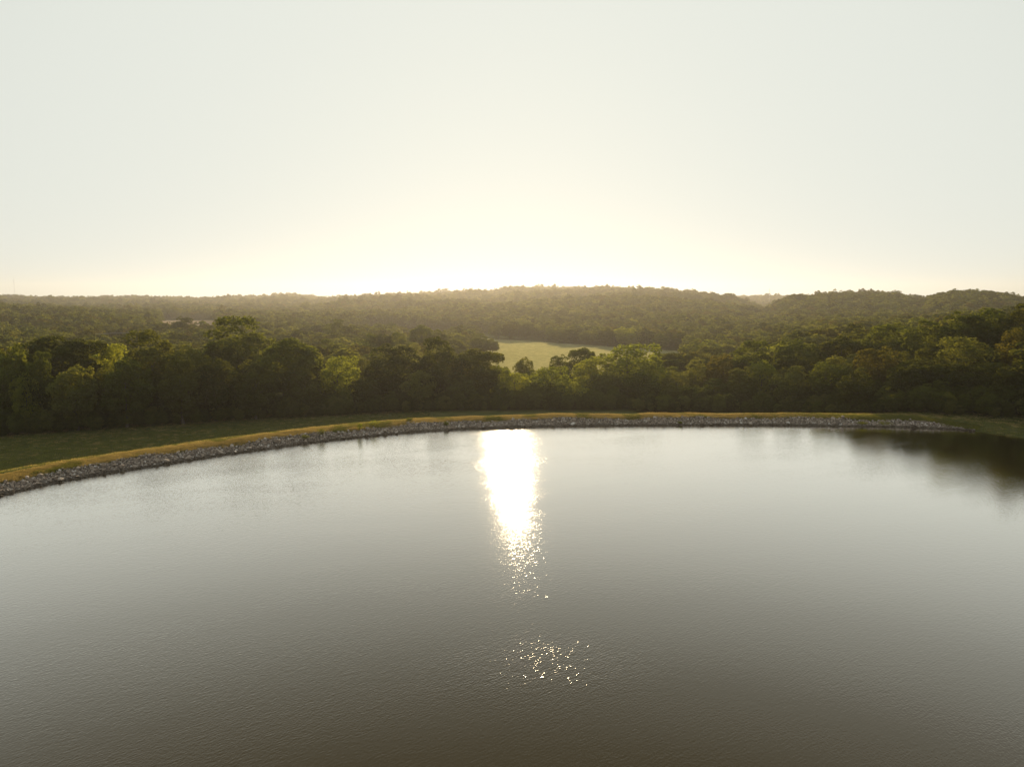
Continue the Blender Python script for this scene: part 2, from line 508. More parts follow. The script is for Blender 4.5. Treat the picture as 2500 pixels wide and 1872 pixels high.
# sheets of crop and meadow lying on the valley floor
def sheet(name, corners, n, mat, lift=0.06):
    (x0, y0), (x1, y1), (x2, y2), (x3, y3) = corners
    a = np.linspace(0, 1, n)
    U, V = np.meshgrid(a, a)
    X = (x0 * (1 - U) + x1 * U) * (1 - V) + (x3 * (1 - U) + x2 * U) * V
    Y = (y0 * (1 - U) + y1 * U) * (1 - V) + (y3 * (1 - U) + y2 * U) * V
    Z = land(X, Y, np.full(X.shape, 1e3)) + lift
    ii = np.arange(n * n).reshape(n, n)
    f = np.stack([ii[:-1, :-1], ii[:-1, 1:], ii[1:, 1:], ii[1:, :-1]], -1).reshape(-1, 4)
    return tag(mesh_obj(name, np.stack([X, Y, Z], -1).reshape(-1, 3), f, mat, smooth_shade=True), kind='structure')
MEADOW = [(-22, 235), (85, 240), (95, 338), (-16, 466)]
sheet('meadow', MEADOW, 60, M_MEADOW)
TAN1 = [(-302, 585), (-250, 585), (-386, 900), (-466, 900)]
sheet('ripe_field', TAN1, 30, M_TAN, 0.25)
TAN2 = [(-224, 372), (-208, 372), (-240, 425), (-256, 425)]
sheet('stubble_field', TAN2, 20, M_TAN, 0.12)
TAN3 = [(-124, 385), (-102, 385), (-106, 425), (-128, 425)]
sheet('hay_field', TAN3, 16, M_TAN, 0.12)

def in_quad(X, Y, quad):
    ins = np.zeros(np.shape(X), bool)
    for i in range(4):
        (ax, ay), (bx, by) = quad[i], quad[(i + 1) % 4]
        c = ((ay > Y) != (by > Y)) & (X < ax + (Y - ay) * (bx - ax) / (by - ay + 1e-9))
        ins ^= c
    return ins

# the water, one sheet that reaches a metre under the bank
d0 = np.roll(SH, -1, 0) - np.roll(SH, 1, 0)
nrm = np.stack([d0[:, 1], -d0[:, 0]], 1); nrm /= np.linalg.norm(nrm, axis=1)[:, None]
test = shore_dist(SH[:, 0] + nrm[:, 0] * .5, SH[:, 1] + nrm[:, 1] * .5)
OUTN = nrm * np.sign(test)[:, None]
wp = SH + OUTN * 0.8
wv = [(x, y, 0.0) for x, y in wp]
wo = mesh_obj('water', wv, [tuple(range(len(wv)))], M_WATER)
if wo.data.polygons[0].normal.z < 0:
    wo.data.flip_normals()
tag(wo, kind='structure')

# ------------------------------------------------------------------ instancing by geometry nodes for uncountable things
def scatter(name, pts, rots, scales, which, sources, mats=None, parent=None):
    """one object: copies of the source meshes standing on points"""
    col = bpy.data.collections.new(name + '_kinds')
    for i, s in enumerate(sources):
        s.name = '%s_kind_%02d' % (name, i)
        col.objects.link(s)
    me = bpy.data.meshes.new(name)
    n = len(pts)
    me.vertices.add(n); me.vertices.foreach_set('co', np.asarray(pts, np.float32).ravel())
    a = me.attributes.new('rot', 'FLOAT_VECTOR', 'POINT'); a.data.foreach_set('vector', np.asarray(rots, np.float32).ravel())
    a = me.attributes.new('scl', 'FLOAT_VECTOR', 'POINT'); a.data.foreach_set('vector', np.asarray(scales, np.float32).ravel())
    a = me.attributes.new('pick', 'INT', 'POINT'); a.data.foreach_set('value', np.asarray(which, np.int32))
    me.update()
    o = bpy.data.objects.new(name, me); C.objects.link(o)
    if parent: o.parent = parent
    t = bpy.data.node_groups.new(name + '_scatter', 'GeometryNodeTree')
    t.interface.new_socket('Geometry', in_out='INPUT', socket_type='NodeSocketGeometry')
    t.interface.new_socket('Geometry', in_out='OUTPUT', socket_type='NodeSocketGeometry')
    gi = t.nodes.new('NodeGroupInput'); go = t.nodes.new('NodeGroupOutput')
    ip = t.nodes.new('GeometryNodeInstanceOnPoints')
    ci = t.nodes.new('GeometryNodeCollectionInfo')
    ci.inputs['Collection'].default_value = col
    ci.inputs['Separate Children'].default_value = True
    ci.inputs['Reset Children'].default_value = True
    ip.inputs['Pick Instance'].default_value = True
    def attr(nm, ty):
        q = t.nodes.new('GeometryNodeInputNamedAttribute'); q.data_type = ty; q.inputs['Name'].default_value = nm
        return q.outputs['Attribute']
    L = t.links.new
    L(gi.outputs[0], ip.inputs['Points']); L(ci.outputs[0], ip.inputs['Instance'])
    L(attr('pick', 'INT'), ip.inputs['Instance Index'])
    L(attr('rot', 'FLOAT_VECTOR'), ip.inputs['Rotation'])
    L(attr('scl', 'FLOAT_VECTOR'), ip.inputs['Scale'])
    L(ip.outputs[0], go.inputs[0])
    md = o.modifiers.new('scatter', 'NODES'); md.node_group = t
    return tag(o, kind='stuff')

# ------------------------------------------------------------------ trees
def crown_mesh(seed, Rw, Hc, z0, n_cl, per, leaf, loose=0.0, top=1.0):
    """crown of leaf sprays gathered in clumps; Rw half width, Hc height, z0 underside"""
    r = np.random.default_rng(seed)
    k = np.arange(n_cl) + 0.5
    cz = 1 - 1.86 * k / n_cl
    ph = k * 2.39996 + r.uniform(0, 6.28)
    d = np.stack([np.cos(ph) * np.sqrt(1 - cz ** 2), np.sin(ph) * np.sqrt(1 - cz ** 2), cz], 1)
    d += r.normal(0, 0.16, d.shape); d /= np.linalg.norm(d, axis=1)[:, None]
    # a few large boughs push the outline out unevenly
    nb = r.integers(4, 7)
    bd = r.normal(0, 1, (nb, 3)); bd[:, 2] = np.abs(bd[:, 2]) * .9; bd /= np.linalg.norm(bd, axis=1)[:, None]
    bulge = np.exp(-((d[:, None, :] - bd[None]) ** 2).sum(-1) / 0.22).max(1)
    f = 0.60 + 0.38 * bulge + r.uniform(-0.10, 0.10, n_cl)
    cen = d * f[:, None] * np.array([Rw, Rw, Hc / 2])
    cen[:, 2] *= np.where(cen[:, 2] > 0, top, 1)
    low = cen[:, 2] < -Hc * .18
    cen[low, :2] *= 0.88
    rc = Rw * r.uniform(0.17, 0.36, n_cl)
    # satellites: small tufts standing out of the outline
    ns = n_cl // 2
    j = r.integers(0, n_cl, ns)
    cen = np.concatenate([cen, cen[j] * r.uniform(1.05, 1.22, (ns, 1)) + r.normal(0, .25, (ns, 3))])
    rc = np.concatenate([rc, Rw * r.uniform(0.09, 0.17, ns)])
    d = np.concatenate([d, d[j]])
    cnt = np.maximum((per * (rc / (Rw * .28)) ** 2).astype(int), 6)
    ci = np.repeat(np.arange(len(cen)), cnt)
    n = len(ci)
    v = r.normal(0, 1, (n, 3)); v /= np.linalg.norm(v, axis=1)[:, None]
    v = v + d[ci] * 0.45 + np.array([0, 0, .25]); v /= np.linalg.norm(v, axis=1)[:, None]
    rad = r.uniform(0.55, 1.04, n) ** 0.6 + np.abs(r.normal(0, 0.05 + 0.25 * loose, n))
    pos = cen[ci] + v * (rc[ci] * rad)[:, None] * np.array([1, 1, .85])
    # inner leaves
    ni = int(n * 0.10)
    q = r.normal(0, 1, (ni, 3)); q /= np.linalg.norm(q, axis=1)[:, None]
    q = q * (r.uniform(0.1, .8, (ni, 1))) * np.array([Rw, Rw, Hc / 2]) * .85
    pos = np.concatenate([pos, q]); v = np.concatenate([v, q / (np.linalg.norm(q, axis=1)[:, None] + 1e-6)])
    n = len(pos)
    pos[:, 2] += z0 + Hc / 2
    nn = v * 0.7 + r.normal(0, 0.7, (n, 3)); nn /= np.linalg.norm(nn, axis=1)[:, None]
    t1 = np.cross(nn, r.normal(0, 1, (n, 3))); t1 /= np.linalg.norm(t1, axis=1)[:, None]
    t2 = np.cross(nn, t1)
    sz = leaf * r.uniform(0.55, 1.35, n)[:, None]
    A = t1 * sz; B = t2 * sz * 0.62
    V = np.stack([pos - A, pos - B + A * .1, pos + A * .9, pos + B], 1).reshape(-1, 3)
    F = np.arange(4 * n).reshape(n, 4)
    return V, F

def trunk_mesh(seed, H, rad, crown_z, spread, n=7):
    r = np.random.default_rng(seed)
    parts = []
    top = crown_z + (H - crown_z) * 0.55
    P, x, y = [], 0.0, 0.0
    for i in range(6):
        z = top * i / 5
        P.append((x, y, z)); x += r.normal(0, .14); y += r.normal(0, .14)
    rr = [rad * (1.45 if i == 0 else 1) * (1 - 0.13 * i) for i in range(6)]
    parts.append(tube(P, rr, n))
    for b in range(7):
        i = r.integers(2, 5)
        p0 = np.array(P[i]); a = r.uniform(0, 6.28); L = spread * r.uniform(.5, .85)
        p1 = p0 + np.array([math.cos(a) * L * .5, math.sin(a) * L * .5, L * .45])
        p2 = p0 + np.array([math.cos(a) * L, math.sin(a) * L, L * .75])
        parts.append(tube([p0, p1, p2], [rad * .45, rad * .28, rad * .08], 5))
    return join(parts)

H0, W0 = 15.0, 10.0
# (half width, crown height, underside, top factor, looseness, clumps)
FORMS = [
    (4.7, 14.6, 0.0, 1.0, 0.0, 66), (4.8, 14.4, 0.2, 0.97, 0.1, 70), (4.5, 14.8, -.2, 1.03, 0.15, 62),
    (4.9, 14.0, 0.5, 0.95, 0.0, 74), (4.4, 14.2, 0.2, 1.05, 0.4, 54), (4.6, 13.4, 1.2, 1.0, 0.5, 50),
    (4.9, 14.4, 0.2, .97, 0.2, 78),
]
NEAR_CROWN, NEAR_TRUNK, MID = [], [], []
for i, (rw, hc, z0, tp, lo, ncl) in enumerate(FORMS):
    V, F = crown_mesh(100 + i, rw, hc, z0, ncl, 120 if lo < .3 else 88, 0.26, lo, tp)
    o = mesh_obj('crown', V, F, LEAF['dark'], link=False); NEAR_CROWN.append(o.data)
    V, F = trunk_mesh(200 + i, H0, 0.26, max(z0, 0) + 3.4, 4.2)
    o = mesh_obj('trunk', V, F, BARK, link=False); NEAR_TRUNK.append(o.data)
    V1, F1 = crown_mesh(300 + i, rw, hc, z0, ncl - 12, 46, 0.44, lo, tp)
    V2, F2 = trunk_mesh(400 + i, H0, 0.24, max(z0, 0) + 3.4, 3.5, 5)
    V2 = np.array(V2); F2 = np.array(F2) + len(V1)
    FF = np.concatenate([F1, F2])
    o = mesh_obj('broadleaf_tree', np.concatenate([V1, V2]), FF, [LEAF['green'], BARK],
                 mat_idx=[0] * len(F1) + [1] * len(F2), link=False)
    MID.append(o.data)

def obj_mat(o, m, slot=0):
    o.material_slots[slot].link = 'OBJECT'
    o.material_slots[slot].material = m

def put_near(X, Y, zt, W, form, leafs, label, group=None, name='broadleaf_tree', trunk_mul=1.0):
    zg = float(land(X, Y)) - 0.15
    H = max(zt - zg, 3.0)
    r = empty(name, (X, Y, zg))
    c = bpy.data.objects.new('crown', NEAR_CROWN[form]); C.objects.link(c); c.parent = r
    obj_mat(c, LEAF[leafs])
    t = bpy.data.objects.new('trunk', NEAR_TRUNK[form]); C.objects.link(t); t.parent = r
    r.rotation_euler = (0, 0, rng.uniform(0, 6.28))
    r.scale = (W / W0, W / W0 * rng.uniform(.92, 1.08), H / H0)
    tag(r, label, 'tree', group)
    return r

# the wood's front: position across the view, height of its top, width, distance, leaf colour, form, label
FRONT = [
 (8, 838, 130, 127, 'green', 1, 'dark tree cut by the left edge of the picture, its leaf tips lit yellow'),
 (62, 905, 74, 124, 'yellow', 4, 'low bushy tree with yellow lit leaves, second from the left edge'),
 (97, 868, 84, 126, 'green', 2, 'narrow round-topped dark tree in front of the big round crown at far left'),
 (142, 806, 190, 140, 'dark', 3, 'big round dark crown standing highest at the far left of the wood'),
 (178, 888, 104, 126, 'olive', 1, 'low tree with paler twin tops below the big round crown at left'),
 (283, 824, 96, 146, 'yellow', 5, 'yellow-green sunlit tree filling the gap right of the big round crown'),
 (368, 816, 150, 140, 'dark', 6, 'dark domed tree left of the tallest spreading tree'),
 (300, 878, 120, 129, 'green', 0, 'dark tree in front of the yellow-green gap filler at left'),
 (438, 872, 116, 133, 'dark', 2, 'dark lower tree between the dome and the tallest spreading tree'),
 (466, 834, 76, 150, 'olive', 4, 'olive tree peering out behind the dip left of the tallest spreading tree'),
 (575, 781, 180, 162, 'green', 6, 'tallest and widest spreading tree of the left wood, ragged sunlit top'),
 (520, 862, 110, 136, 'dark', 1, 'dark tree in front of the left half of the tallest spreading tree'),
 (618, 885, 110, 138, 'dark', 0, 'dark tree in front of the right half of the tallest spreading tree'),
 (712, 812, 150, 149, 'green', 3, 'broad dark tree just right of the tallest, its right flank flecked with sun'),
 (742, 905, 90, 142, 'dark', 2, 'low dark tree at the lawn edge under the sun-flecked broad tree'),
 (827, 858, 100, 149, 'yellow', 5, 'yellow-green loose tree with a bare trunk standing on the lawn corner'),
 (888, 920, 84, 148, 'dark', 1, 'low dark tree right of the yellow-green tree with the bare trunk'),
 (962, 845, 150, 154, 'dark', 0, 'large dark rounded tree behind the left bend of the rock bank'),
 (1075, 832, 120, 155, 'dark', 6, 'upright dark tree with a rounded top, left one of the central pair'),
 (1165, 842, 124, 158, 'dark', 3, 'rounded dark tree left of the open meadow, right one of the central pair'),
 (1022, 900, 84, 150, 'olive', 4, 'low olive tree between the large rounded tree and the central pair'),
 (1120, 922, 84, 152, 'green', 2, 'low tree in front of the central pair of dark trees'),
 (1218, 888, 76, 160, 'yellow', 4, 'feathery yellow tree in the sun glow just left of the meadow'),
 (1262, 904, 86, 156, 'yellow', 5, 'low hazy golden tree straight below the near corner of the meadow'),
 (1277, 872, 46, 180, 'olive', 1, 'small lone olive tree standing against the meadow'),
 (1340, 888, 98, 159, 'yellow', 5, 'yellow-green tree with an open crown below the sunlit part of the meadow'),
 (1303, 938, 62, 154, 'green', 2, 'short green tree between the golden tree and the open-crowned tree'),
 (1367, 869, 54, 188, 'green', 0, 'small dark tree seen against the middle of the meadow'),
 (1425, 842, 74, 192, 'green', 3, 'dark round tree rising against the right of the meadow'),
 (1440, 866, 92, 167, 'yellow', 4, 'yellow-green tree at the left shoulder of the bright tall tree'),
 (1396, 928, 72, 154, 'yellow', 5, 'low bright bush-like tree glowing yellow at the crest of the dam'),
 (1538, 828, 150, 170, 'yellow', 5, 'bright tall yellow-green tree, the highest right of the meadow'),
 (1485, 904, 92, 157, 'olive', 1, 'olive tree in front of the left half of the bright tall tree'),
 (1558, 908, 104, 154, 'green', 0, 'smooth round green tree in front of the bright tall tree'),
 (1604, 888, 82, 164, 'yellow', 5, 'yellow sunlit tree just right of the smooth round green tree'),
 (1652, 902, 78, 160, 'olive', 4, 'pale olive tree between the bright tall tree and the slope woods'),
 (1645, 857, 84, 195, 'dark', 3, 'dark tree behind the pale olive tree, near the right end of the meadow'),
 (1702, 884, 88, 166, 'olive', 2, 'olive tree left of the russet-rimmed tree'),
 (1706, 857, 62, 205, 'olive', 5, 'pale slender tree behind the olive one left of the russet rim'),
 (1768, 864, 104, 161, 'russet', 1, 'round tree with a bright russet rim where the slope woods begin'),
 (1745, 930, 84, 152, 'green', 2, 'low green tree under the russet-rimmed tree'),
 (1836, 838, 116, 160, 'green', 6, 'broad green tree behind and right of the russet-rimmed tree'),
 (1866, 876, 82, 152, 'yellow', 4, 'yellow-topped tree in front of the foot of the slope woods'),
 (1815, 900, 84, 148, 'dark', 0, 'dark tree just right of the low green one, right above the shaded crest'),
 (1940, 900, 92, 140, 'olive', 2, 'small russet-olive tree low in the slope woods above the rocks'),
 (1948, 827, 116, 156, 'green', 1, 'green crown on the slope skyline above the small russet-olive tree'),
 (2031, 880, 112, 136, 'green', 4, 'upright feathery tree in the dark lower slope woods'),
 (2053, 811, 112, 157, 'dark', 3, 'round crown on the slope skyline behind the upright feathery tree'),
 (2147, 852, 112, 134, 'russet', 0, 'russet-topped tree in the middle of the slope woods'),
 (2098, 905, 86, 126, 'dark', 2, 'dark low tree above the right part of the rocks'),
 (2152, 799, 112, 156, 'green', 6, 'crown on the slope skyline directly behind the russet-topped tree'),
 (2240, 872, 112, 127, 'dark', 1, 'dark tree behind the pale flat stone on the bank'),
 (2267, 790, 112, 146, 'green', 2, 'crown on the skyline left of the highest part of the slope woods'),
 (2322, 882, 112, 121, 'dark', 3, 'dark tree above the right end of the rocks'),
 (2364, 814, 128, 126, 'olive', 5, 'paler olive tree with a pointed top in the right slope woods'),
 (2350, 767, 112, 139, 'green', 0, 'tall crown on the skyline behind the pointed olive tree'),
 (2412, 892, 112, 118, 'dark', 6, 'spreading dark tree at the edge of the right lawn'),
 (2422, 756, 112, 137, 'green', 1, 'highest crown of the slope woods, near the right edge'),
 (2497, 798, 92, 120, 'russet', 4, 'tree with orange lit leaves cut by the right edge of the picture'),
 (2502, 750, 112, 131, 'dark', 2, 'dark crown on the skyline at the very right edge'),
 (2482, 880, 112, 112, 'dark', 0, 'dark tree closest to the camera at the right edge lawn'),
 (2570, 840, 130, 114, 'dark', 3, 'dark tree mostly outside the right edge of the picture'),
]
MIDDLE = [
 (445, 774, 56, 430, 'dark', 0, 'tall hazy tree standing alone in front of the tan field at left'),
 (585, 812, 56, 330, 'olive', 4, 'hazy tree just behind the top of the tallest spreading tree'),
 (640, 801, 66, 335, 'green', 3, 'broad hazy tree right behind the tallest spreading tree'),
 (690, 808, 48, 330, 'olive', 1, 'hazy olive tree above the sun-flecked broad tree'),
 (822, 783, 56, 380, 'green', 2, 'tallest hazy tree of the valley, above the bare-trunked yellow tree'),
 (852, 796, 50, 375, 'dark', 0, 'hazy tree touching the right side of the tallest valley tree'),
 (803, 831, 58, 242, 'green', 6, 'rounded tree in the near valley, upper left of the bare-trunked yellow tree'),
 (856, 849, 50, 232, 'olive', 1, 'small rounded tree just above the bare-trunked yellow tree'),
 (900, 815, 62, 262, 'green', 0, 'left one of the row of rounded trees above the large rounded tree'),
 (938, 809, 62, 262, 'dark', 3, 'middle one of the row of rounded trees above the large rounded tree'),
 (976, 815, 56, 260, 'green', 6, 'right one of the row of rounded trees above the large rounded tree'),
 (1027, 787, 70, 305, 'green', 3, 'high domed hazy tree above the central pair'),
 (1070, 802, 60, 300, 'olive', 1, 'hazy tree stepping down right of the high domed tree'),
 (1006, 833, 46, 225, 'olive', 4, 'pale round tree between the large rounded tree and the central pair'),
 (1172, 817, 54, 330, 'green', 6, 'hazy tree at the left corner of the meadow'),
 (1202, 828, 40, 335, 'olive', 0, 'smaller hazy tree jutting into the meadow at its left corner'),
]
TREES = []          # (X, Y, half width) of everything planted
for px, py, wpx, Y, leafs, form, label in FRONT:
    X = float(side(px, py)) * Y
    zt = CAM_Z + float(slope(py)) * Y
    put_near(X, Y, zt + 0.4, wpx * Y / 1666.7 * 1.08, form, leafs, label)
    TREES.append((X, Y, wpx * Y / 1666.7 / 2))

for px, py, wpx, Y, leafs, form, label in MIDDLE:
    X = float(side(px, py)) * Y
    zt = CAM_Z + float(slope(py)) * Y
    put_near(X, Y, zt + 0.4, wpx * Y / 1666.7 * 1.08, form, leafs, label)
    TREES.append((X, Y, wpx * Y / 1666.7 / 2))

# skyline of the front wood, used to keep the fill behind it lower
SKY_PX = np.array([t[0] for t in FRONT if t[1] < 870], float)
SKY_PY = np.array([t[1] for t in FRONT if t[1] < 870], float)
od = np.argsort(SKY_PX); SKY_PX, SKY_PY = SKY_PX[od], SKY_PY[od]
EDGE_PX = [-400, 0, 326, 650, 854, 1100, 1500, 1850, 2050, 2250, 2400, 2500, 2900]
EDGE_Y = [105, 121, 130, 139, 144, 150, 150, 142, 128, 116, 112, 108, 90]

LEAVES = ['dark', 'green', 'dark', 'green', 'olive', 'dark', 'green']
# ------- labels: what stands nearest in front of a tree gives it its name
LAND = [(20, 'the left edge'), (142, 'the big round crown'), (283, 'the yellow-green gap tree'), (368, 'the dark domed tree'),
        (575, 'the tallest spreading tree'), (712, 'the sun-flecked broad tree'), (827, 'the bare-trunked yellow tree'),
        (962, 'the large rounded tree'), (1075, 'the upright central tree'), (1165, 'the dark tree beside the meadow'),
        (1340, 'the open-crowned yellow tree'), (1538, 'the bright tall yellow tree'), (1652, 'the pale olive tree'),
        (1768, 'the russet-rimmed tree'), (1866, 'the yellow-topped tree'), (2031, 'the upright feathery tree'),
        (2147, 'the russet-topped tree'), (2267, 'the skyline crown above the pale stone'), (2364, 'the pointed olive tree'),
        (2480, 'the right edge')]
CWORD = {'dark': 'dark', 'green': 'green', 'olive': 'olive', 'yellow': 'yellow-green', 'russet': 'russet'}
ORD = ['first', 'second', 'third', 'fourth', 'fifth', 'sixth', 'seventh', 'eighth', 'ninth', 'tenth', 'eleventh', 'twelfth',
       'thirteenth', 'fourteenth', 'fifteenth', 'sixteenth', 'seventeenth', 'eighteenth', 'nineteenth', 'twentieth']
PENDING = []        # (object, base label, px)
def name_later(o, px, leafs, zone, group):
    k = min(LAND, key=lambda a: abs(a[0] - px))
    PENDING.append((o, '%s tree %s %s' % (CWORD[leafs], zone, k[1]), px, group))

# fill of the wood between and behind the front trees
fill = []
tries = 0
while len(fill) < 118 and tries < 20000:
    tries += 1
    px = rng.uniform(-60, 2620)
    e = float(np.interp(px, EDGE_PX, EDGE_Y))
    Y = e + 3 + rng.uniform(0, 1) ** 1.3 * 48
    top = float(np.interp(px, SKY_PX, SKY_PY)) + rng.uniform(14, 42) + 75 * max(0, 1 - (Y - e) / 26)
    if 1190 < px < 1500: top = max(top, 905) 
    X = float(side(px, 860)) * Y
    wd = rng.uniform(6.0, 9.0)
    if any((X - a) ** 2 + (Y - b) ** 2 < (0.62 * (c + wd / 2)) ** 2 for a, b, c in TREES): continue
    zt = CAM_Z + float(slope(top)) * Y
    if zt - float(land(X, Y)) < 5: continue
    lf = LEAVES[rng.integers(0, 7)]
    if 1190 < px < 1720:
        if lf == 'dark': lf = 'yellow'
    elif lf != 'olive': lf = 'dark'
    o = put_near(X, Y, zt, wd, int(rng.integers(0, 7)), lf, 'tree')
    TREES.append((X, Y, wd / 2)); fill.append(o)
    name_later(o, px, lf, 'low beside' if Y - e < 16 else 'crowded behind', 'trees filling the wood behind the dam')

# valley trees and hill forest: positions by cell, no bpy calls until sorted by size in view
def jitter_grid(x0, x1, y0, y1, step):
    a, b = np.meshgrid(np.arange(x0, x1, step), np.arange(y0, y1, step))
    a = a + rng.uniform(-.42, .42, a.shape) * step; b = b + rng.uniform(-.42, .42, b.shape) * step
    return a.ravel(), b.ravel()

X, Y = jitter_grid(-460, 460, 92, 470, 8.2)
q = X / Y
px = 1250 + q * 1666.7 * 1.004
e = np.interp(px, EDGE_PX, EDGE_Y)
keep = (Y > e + np.where(np.abs(px - 1250) > 1330, 3, 40)) & (np.abs(q) < 1.15)
keep &= ~in_quad(X, Y, [(-26, 170), (52, 210), (90, 345), (-20, 474)])
keep &= ~(in_quad(X, Y, [(-30, 170), (30, 150), (60, 260), (-22, 300)]))
keep &= ~in_quad(X, Y, [(-186, 310), (-174, 310), (-240, 430), (-258, 430)])
keep &= ~in_quad(X, Y, [(-128, 350), (-98, 350), (-102, 430), (-134, 430)])
dens = vnoise(X * 0.016, Y * 0.016, 21)
hill = land(X, Y, np.full(X.shape, 1e3)) > -5.2
keep &= (dens > -0.22) | hill | (X < -70)
VX, VY = X[keep], Y[keep]

Xa, Ya = jitter_grid(-800, 800, 330, 800, 8.8)
Xb, Yb = jitter_grid(-1500, 1500, 800, 1780, 13)
Xc, Yc = jitter_grid(-2250, 900, 1780, 2700, 17)
X, Y = np.concatenate([Xa, Xb, Xc]), np.concatenate([Ya, Yb, Yc])
q = X / Y
gz = land(X, Y, np.full(X.shape, 1e3))
keep = (np.abs(q) < 1.0) & (Y > 470) & (gz > -5.6)
keep &= ~in_quad(X, Y, [(-236, 455), (-194, 455), (-386, 900), (-466, 900)])
# valley floor beyond the first woods: scattered groves
grove = (np.abs(q) < 1.0) & (Y > 470) & (gz <= -5.6) & ((vnoise(X * 0.012, Y * 0.012, 5) > 0.05) | (X < -150))
grove &= ~in_quad(X, Y, [(-236, 455), (-194, 455), (-386, 900), (-466, 900)])
grove &= ~in_quad(X, Y, [(-26, 170), (52, 210), (90, 345), (-20, 474)])
keep |= grove
FX, FY = X[keep], Y[keep]
AX, AY = np.concatenate([VX, FX]), np.concatenate([VY, FY])
AZ = land(AX, AY, np.full(AX.shape, 1e3))
AH = rng.uniform(8.8, 11.8, len(AX)) * (1 + 0.12 * vnoise(AX * .03, AY * .03, 9))
AW = rng.uniform(7.5, 13.0, len(AX))
GROW = 1 + 0.40 * smooth((AY - 380) / 420) + 0.3 * smooth((AY - 1500) / 300)
AH *= GROW; AW *= GROW * 1.06
# a few of the hill trees stand taller on the skyline
tall = rng.uniform(0, 1, len(AX)) < 0.10
AH[tall] *= np.where(AY[tall] > 900, 1.3, 1.08)
# what the camera can see: march the terrain and the nearer crowns per column of the view
pxs = 1250 + AX / AY * 1666.7 * 1.004
tops = (AZ + AH - CAM_Z) / AY
horizon = np.full(260, -9.0)
for a, b, c in TREES:
    pass
for f in FRONT:
    k0, k1 = int((f[0] - f[2] * .42) / 10), int((f[0] + f[2] * .42) / 10)
    for k in range(max(k0, 0), min(k1, 259) + 1):
        horizon[k] = max(horizon[k], float(slope(f[1] + 10)))
vis = np.zeros(len(AX))
for i in np.argsort(AY):
    k0, k1 = (pxs[i] - AW[i] / AY[i] * 700) / 10, (pxs[i] + AW[i] / AY[i] * 700) / 10
    k0, k1 = int(k0), int(k1)
    if k1 < 0 or k0 > 249: continue
    k0, k1 = max(k0, 0), min(k1, 259)
    hz = horizon[k0:k1 + 1]
    vis[i] = max(0.0, tops[i] - hz.mean())
    horizon[k0:k1 + 1] = np.maximum(hz, tops[i] - 0.15 * AH[i] / AY[i])
size = np.minimum(vis, AH / AY) * (AW / AY)
order = np.argsort(-size)
n_single = 300 - len(MIDDLE) - len(FRONT) - len(fill)
single = set(order[:n_single].tolist())
kinds = np.array(['green', 'dark', 'olive', 'green', 'dark', 'green', 'olive', 'green', 'dark', 'russet', 'yellow'])
AK = rng.integers(0, 11, len(AX))
AF = rng.integers(0, len(MID), len(AX))
for i in sorted(single):
    o = bpy.data.objects.new('broadleaf_tree', MID[AF[i]])
    C.objects.link(o)
    lf = str(kinds[AK[i]])
    obj_mat(o, LEAF[lf])
    o.location = (AX[i], AY[i], AZ[i] - .2)
    o.rotation_euler = (0, 0, rng.uniform(0, 6.28))
    o.scale = (AW[i] / W0, AW[i] / W0, AH[i] / H0)
    o['category'] = 'tree'
    zone = 'on the slope beyond' if AX[i] > 60 and AY[i] < 330 else ('in the valley grove beyond' if AY[i] < 330 else 'in hazy grove beyond')
    name_later(o, pxs[i], lf, zone, 'trees of the valley groves')

# everything that is left reads as forest
rest = np.array([i for i in range(len(AX)) if i not in single])
far_src = []
for i, lf in enumerate(['dark', 'green', 'dark', 'olive', 'dark', 'green', 'dark', 'russet', 'dark', 'green']):
    rw, hc, z0, tp, lo, ncl = FORMS[i % 7]
    V1, F1 = crown_mesh(500 + i, rw, hc, z0, 34, 26, 0.62, lo, tp)
    far_src.append(mesh_obj('far', V1, F1, LEAF[lf], link=False))
n = len(rest)
rot = np.zeros((n, 3)); rot[:, 2] = rng.uniform(0, 6.28, n)
scl = np.stack([AW[rest] / W0, AW[rest] / W0, AH[rest] / H0], 1)
f = scatter('forest', np.stack([AX[rest], AY[rest], AZ[rest] - .3], 1), rot, scl, rng.integers(0, 10, n), far_src)
f['label'] = 'hazy forest covering the hills beyond the meadow'
f['category'] = 'forest'
print('forest', n, 'fill', len(fill), 'single', len(single))

# shrubs closing the foot of the wood
n = 1500
ug_px = rng.uniform(-150, 2650, n)
ug_Y = np.interp(ug_px, EDGE_PX, EDGE_Y) + rng.uniform(-1.0, 9.0, n)
ug_X = side(ug_px, 1000) * ug_Y
ug_Z = land(ug_X, ug_Y)
k = rng.uniform(0.16, 0.34, n)
rot = np.zeros((n, 3)); rot[:, 2] = rng.uniform(0, 6.28, n)
ug_src = []
for i in range(4):
    o = bpy.data.objects.new('bush', NEAR_CROWN[i].copy()); o.data.materials.clear(); o.data.materials.append(LEAF[['green', 'dark', 'green', 'olive'][i]])
    ug_src.append(o)
ug = scatter('undergrowth', np.stack([ug_X, ug_Y, ug_Z - .2], 1), rot, np.stack([k * 1.1, k * 1.1, k * rng.uniform(.7, 1.1, n)], 1), rng.integers(0, 4, n), ug_src)
ug['label'] = 'dark bushy undergrowth along the foot of the wood'
ug['category'] = 'undergrowth'

# labels of the unnamed trees
base = {}
for o, b, px, grp in PENDING:
    base.setdefault(b, []).append((px, o, grp))
for b, L in base.items():
    L.sort(key=lambda a: a[0])
    for k, (px, o, grp) in enumerate(L):
        o['label'] = b if len(L) == 1 else b + ', %s from left' % ORD[min(k, 19)]
        o['group'] = grp
        o['category'] = 'tree'

